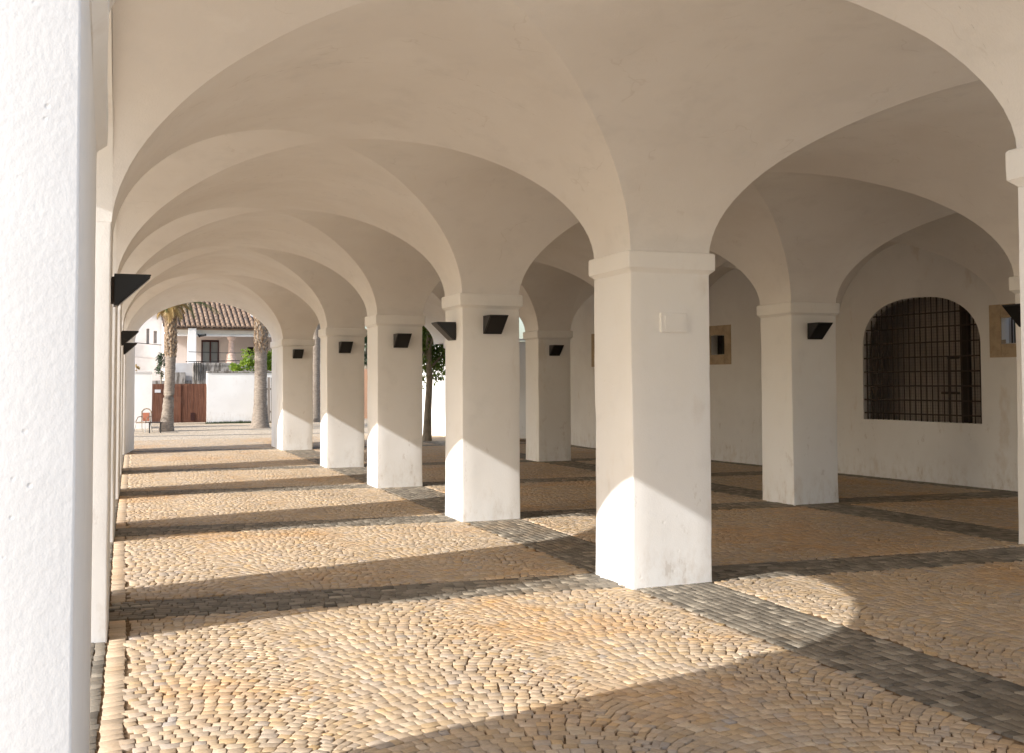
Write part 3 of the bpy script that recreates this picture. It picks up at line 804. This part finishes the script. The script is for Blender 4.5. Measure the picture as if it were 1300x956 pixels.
# ------------------------------------------------------------------ plants
def leaf_cloud(m, cx, cy, cz, rx, ry, rz, n, size, blobs=14):
    B = []
    for _ in range(blobs):
        t = rng.random()*6.283; r = rng.random()**.5; h = rng.uniform(-1, 1)
        B.append((cx + math.cos(t)*r*rx*math.sqrt(1-h*h*.8), cy + math.sin(t)*r*ry*math.sqrt(1-h*h*.8), cz + h*rz*.8, rng.uniform(.22, .42)))
    for i in range(n):
        b = B[rng.integers(len(B))]; v = rng.normal(0, 1, 3); v /= np.linalg.norm(v); rr = rng.random()**.4 * b[3]
        p = Vector((b[0] + v[0]*rr*rx, b[1] + v[1]*rr*ry, b[2] + v[2]*rr*rz))
        a = Vector(rng.normal(0, 1, 3)).normalized(); bb = a.cross(Vector(rng.normal(0, 1, 3))).normalized()
        s = size*rng.uniform(.7, 1.3)
        m.add([p - a*s, p + bb*s*.45, p + a*s, p - bb*s*.45], [(0,1,2,3)])
# slim leafy street tree
tr = empty('leafy_tree', (8.62, 27.35, 0)); tag(tr, 'slim green leafy tree just outside the arcade, seen between two pillars', 'tree')
m = MB(); m.tube([(8.62, 27.35, -.05), (8.63, 27.35, .15), (8.65, 27.35, .8), (8.70, 27.36, 1.6), (8.68, 27.38, 2.6), (8.75, 27.4, 3.6), (8.7, 27.5, 4.6)], [.15, .125, .10, .088, .08, .06, .035], 12)
for t in range(9):
    a = t*2.4; z = 1.95 + t*.28; m.tube([(8.69, 27.37, z), (8.69 + .35*math.cos(a), 27.37 + .35*math.sin(a), z+.35), (8.69 + .85*math.cos(a), 27.37 + .85*math.sin(a), z+.6)], [.035, .025, .012], 6)
m.build('trunk', M_BARKT, tr, smooth=50)
m = MB(); leaf_cloud(m, 8.75, 27.9, 3.35, 1.4, 1.2, 1.7, 9500, .07, 60); m.build('crown', M_LEAF, tr)
# lemon bush behind the garden wall
lb = empty('lemon_tree', (6.6, 44.6, 0)); tag(lb, 'sunlit yellow-green lemon tree rising above the white garden wall', 'tree')
m = MB(); m.tube([(6.6, 44.6, -.05), (6.55, 44.6, .9), (6.6, 44.6, 1.9)], [.09, .07, .04], 8); m.tube([(6.55, 44.6, .9), (6.9, 44.7, 1.6), (7.1, 44.7, 2.2)], [.05, .04, .02], 6); m.tube([(6.55, 44.6, .9), (6.2, 44.5, 1.5), (6.0, 44.5, 2.1)], [.05, .04, .02], 6); m.build('trunk', M_BARKT, lb)
m = MB(); leaf_cloud(m, 6.75, 44.6, 2.3, .9, .5, .85, 2600, .06, 20); leaf_cloud(m, 6.05, 44.6, 2.15, .45, .4, .5, 900, .06, 9); leaf_cloud(m, 7.3, 44.5, 2.2, .6, .4, .7, 1400, .06, 10); m.build('crown', M_LEMON, lb)
cy = empty('potted_conifer', (2.87, 45.2, 0)); tag(cy, 'small dark green upright conifer beside the left palm trunk', 'shrub')
m = MB(); leaf_cloud(m, 2.87, 45.2, 2.32, .26, .2, .50, 1500, .03, 40); m.build('foliage', M_CYP, cy)
m = MB(); m.tube([(2.87, 45.2, -.05), (2.87, 45.2, 2.1)], [.04, .03], 8); m.build('trunk', M_BARKT, cy)
df = empty('dark_tree', (14.9, 56, 0)); tag(df, 'dark tree trunk glimpsed between two middle-row pillars', 'tree')
m = MB(); m.tube([(14.3, 56, -.05), (14.3, 56, 2.2), (14.4, 56, 5.2)], [.3, .22, .15], 10); m.build('trunk', M_BARKT, df)
m = MB(); leaf_cloud(m, 14.4, 56, 4.0, 1.6, 1.6, 1.8, 1800, .12, 16); m.build('crown', M_CYP, df)
gb = tag(empty('wall_plant', (1.68, 39.6, 2.0)), 'small brown tufted plant on top of the left white wall', 'plant')
m = MB(); leaf_cloud(m, 1.72, 39.65, 2.12, .09, .09, .15, 160, .03, 5); m.build('leaves', M_DRY, gb)

# palms
def palm(x, y, r0, r1, hb, hc, label, lean=.0, seed=1, boots=True, nf=26):
    p = empty('palm_tree', (x, y, 0)); tag(p, label, 'palm', 'palms in the courtyard')
    rg = random.Random(seed)
    m = MB(); pts = []; rad = []; nn = 34
    for k in range(nn+1):
        t = k/nn; z = -.05 + (hc+.05)*t; flare = math.exp(-t*hc*2.2)
        pts.append((x + lean*math.sin(t*2.2), y, z)); rad.append(r1 + (r0-r1)*flare + .006*((k % 2)*2-1) + rg.uniform(-.004, .004))
    m.tube(pts, rad, 20); m.build('trunk', M_BARKP, p, smooth=60)
    def axis(z): return x + lean*math.sin(max(0, z)/hc*2.2)
    if boots:
        m = MB(); n = int((hc-hb)/.05)
        for i in range(n*5):
            z = hb + (hc-hb)*i/(n*5); a = i*2.399 + rg.uniform(-.2, .2); rr = r1*1.02
            c, s = math.cos(a), math.sin(a); w = rg.uniform(.035, .06); l = rg.uniform(.10, .17); o = rg.uniform(.04, .09)
            X, Y = axis(z) + c*rr*.9, y + s*rr*.9
            m.add([(X - s*w, Y + c*w, z), (X + s*w, Y - c*w, z), (X + s*w*.5 + c*o, Y - c*w*.5 + s*o, z+l), (X - s*w*.5 + c*o, Y + c*w*.5 + s*o, z+l), (X + c*.035, Y + s*.035, z-.01)],
                  [(0,1,2,3), (0,4,1), (0,3,4), (1,4,2), (4,3,2)])
        m.build('leaf_bases', M_BOOT, p)
    for dry, cnt, el0, el1, mt, nm in ((0, nf, .35, 1.35, M_FROND, 'fronds'), (1, nf, -.5, .5, M_DRY, 'dry_skirt')):
        m = MB()
        for i in range(cnt):
            a = i*2.399; e = el0 + (el1-el0)*rg.random(); Ln = rg.uniform(1.5, 2.1) if not dry else rg.uniform(.5, .85)
            P = []; px, py, pz = axis(hc), y, hc; ang = e
            for k in range(9):
                P.append(Vector((px, py, pz))); px += math.cos(a)*math.cos(ang)*Ln/8; py += math.sin(a)*math.cos(ang)*Ln/8; pz += math.sin(ang)*Ln/8; ang -= .17
            m.tube(P, [.022*(1 - k/10) for k in range(9)], 5)
            side = Vector((-math.sin(a), math.cos(a), 0))
            for k in range(1, 9):
                for q in range(4):
                    b = P[k-1].lerp(P[k], q/4); dd = (P[k]-P[k-1]).normalized()
                    for sg in (-1, 1):
                        l = (.34 if not dry else .22)*math.sin(math.pi*(.12 + .85*(k+q/4)/9.2)); tip = b + side*sg*l*.8 + dd*l*.55 + Vector((0, 0, -.22*l - rg.uniform(0, .05)))
                        m.add([b, b + dd*.03, tip], [(0,1,2)])
        m.build(nm, mt, p)
palm(2.52, 36.9, .27, .165, 2.45, 4.22, 'left palm with curved trunk standing in front of the brown gate', .12, 3)
palm(5.83, 38.4, .36, .22, 2.65, 5.0, 'right palm with thick flared foot before the white garden wall', .02, 5)
palm(8.76, 43.0, .26, .19, 9, 4.9, 'dark bare palm trunk between the two farthest middle-row pillars', .0, 9, False)

# cables
cb = MB(); 
def cat_line(m, a, b, sag, r=.012):
    a, b = Vector(a), Vector(b); P = [a.lerp(b, k/14) - Vector((0, 0, sag*4*(k/14)*(1-k/14))) for k in range(15)]; m.tube(P, [r]*15, 5)
cat_line(cb, (4.1, 47.4, 2.95), (11.0, 47.4, 3.15), .12); tag(cb.build('cable', M_CABLE), 'thin dark cable hanging across the porch of the tiled house', 'cable')
cb = MB(); cat_line(cb, (-2, 51.7, 3.9), (3.6, 51.7, 3.35), .03, .016); tag(cb.build('cable', M_CABLE), 'thin dark cable sloping across the tall white house', 'cable')

# chair and low table in the courtyard
ch = empty('patio_chair', (1.74, 36.4, 0)); tag(ch, 'low patio chair with red-brown back and pale metal legs by the left pier', 'chair')
def bx(name, mt, parent, *boxes, **k):
    m = MB()
    for b in boxes: m.box(*b)
    return m.build(name, mt, parent, **k)
bx('backrest', M_RED, ch, (1.63, 1.86, 36.62, 36.66, .34, .62), bevel=.008)
m = MB(); m.tube([(1.59, 36.64, .30), (1.585, 36.66, .66), (1.66, 36.67, .735), (1.745, 36.67, .755), (1.83, 36.67, .735), (1.905, 36.66, .66), (1.90, 36.64, .30)], [.022]*7, 8); m.build('back_frame', M_RATTAN, ch, smooth=50)
bx('seat', M_RATTAN, ch, (1.60, 1.90, 36.24, 36.64, .29, .325), bevel=.01)
for lx, ly, dx, dy in ((1.60, 36.24, -.05, -.06), (1.90, 36.24, .05, -.06), (1.60, 36.62, -.03, .08), (1.90, 36.62, .03, .08)):
    m = MB(); m.tube([(lx, ly, .31), (lx + dx, ly + dy, -.02)], [.014]*2, 8); m.build('leg', M_STEEL, ch)
for lx in (1.58, 1.92):
    m = MB(); m.tube([(lx, 36.64, .50), (lx, 36.40, .48), (lx, 36.24, .31)], [.014]*3, 8); m.build('armrest', M_RATTAN, ch)
ch.rotation_euler.z = R(-30)
tb = empty('low_table', (2.1, 35.9, 0)); tag(tb, 'small low dark table next to the red-brown chair', 'table')
bx('table_top', M_DKWOOD, tb, (1.90, 2.30, 35.72, 36.05, .30, .335), bevel=.005)
for lx, ly in ((1.93, 35.75), (2.27, 35.75), (1.93, 36.02), (2.27, 36.02)):
    m = MB(); m.tube([(lx, ly, .30), (lx, ly, -.02)], [.014]*2, 8); m.build('leg', M_CABLE, tb)

# ------------------------------------------------------------------ light, sky, camera
w = bpy.data.worlds.new('World'); sc.world = w; w.use_nodes = True; nt = w.node_tree
bg = nt.nodes['Background']; sky = nt.nodes.new('ShaderNodeTexSky'); sky.sky_type = 'NISHITA'; sky.sun_disc = False
SUN = Vector((-1, -.235, .60)).normalized()
sky.sun_elevation = math.asin(SUN.z); sky.sun_rotation = math.atan2(SUN.x, SUN.y); sky.air_density = 1.0; sky.dust_density = 2.5; sky.ozone_density = 1.0
nt.links.new(sky.outputs[0], bg.inputs[0]); bg.inputs[1].default_value = .15
sl = bpy.data.lights.new('sun', 'SUN'); sl.energy = 3.3; sl.angle = R(.55); sl.color = (1, .975, .94)
so = bpy.data.objects.new('sun', sl); COL.objects.link(so); so.rotation_euler = SUN.to_track_quat('Z', 'Y').to_euler(); so.location = (-20, -5, 20)

cam = bpy.data.cameras.new('camera'); co = bpy.data.objects.new('camera', cam); COL.objects.link(co); sc.camera = co
th, pit, roll, f = .3866, .0388, .0034, 1329.2
cam.sensor_fit = 'HORIZONTAL'; cam.sensor_width = 36; cam.lens = 36*f/1300; cam.shift_y = -45/1300; cam.clip_start = .05; cam.clip_end = 2000
co.location = (0, 0, 1.6)
fwd = Vector((math.sin(th)*math.cos(pit), math.cos(th)*math.cos(pit), math.sin(pit)))
q = fwd.to_track_quat('-Z', 'Y')
from mathutils import Quaternion
co.rotation_mode = 'QUATERNION'; co.rotation_quaternion = Quaternion(fwd, -roll*-1) @ q

sc.view_settings.view_transform = 'Standard'; sc.view_settings.look = 'None'; sc.view_settings.exposure = .83; sc.view_settings.gamma = 1
sc.cycles.max_bounces = 9; sc.cycles.diffuse_bounces = 6; sc.cycles.caustics_reflective = False; sc.cycles.caustics_refractive = False
sc.render.resolution_x = 1024; sc.render.resolution_y = 753
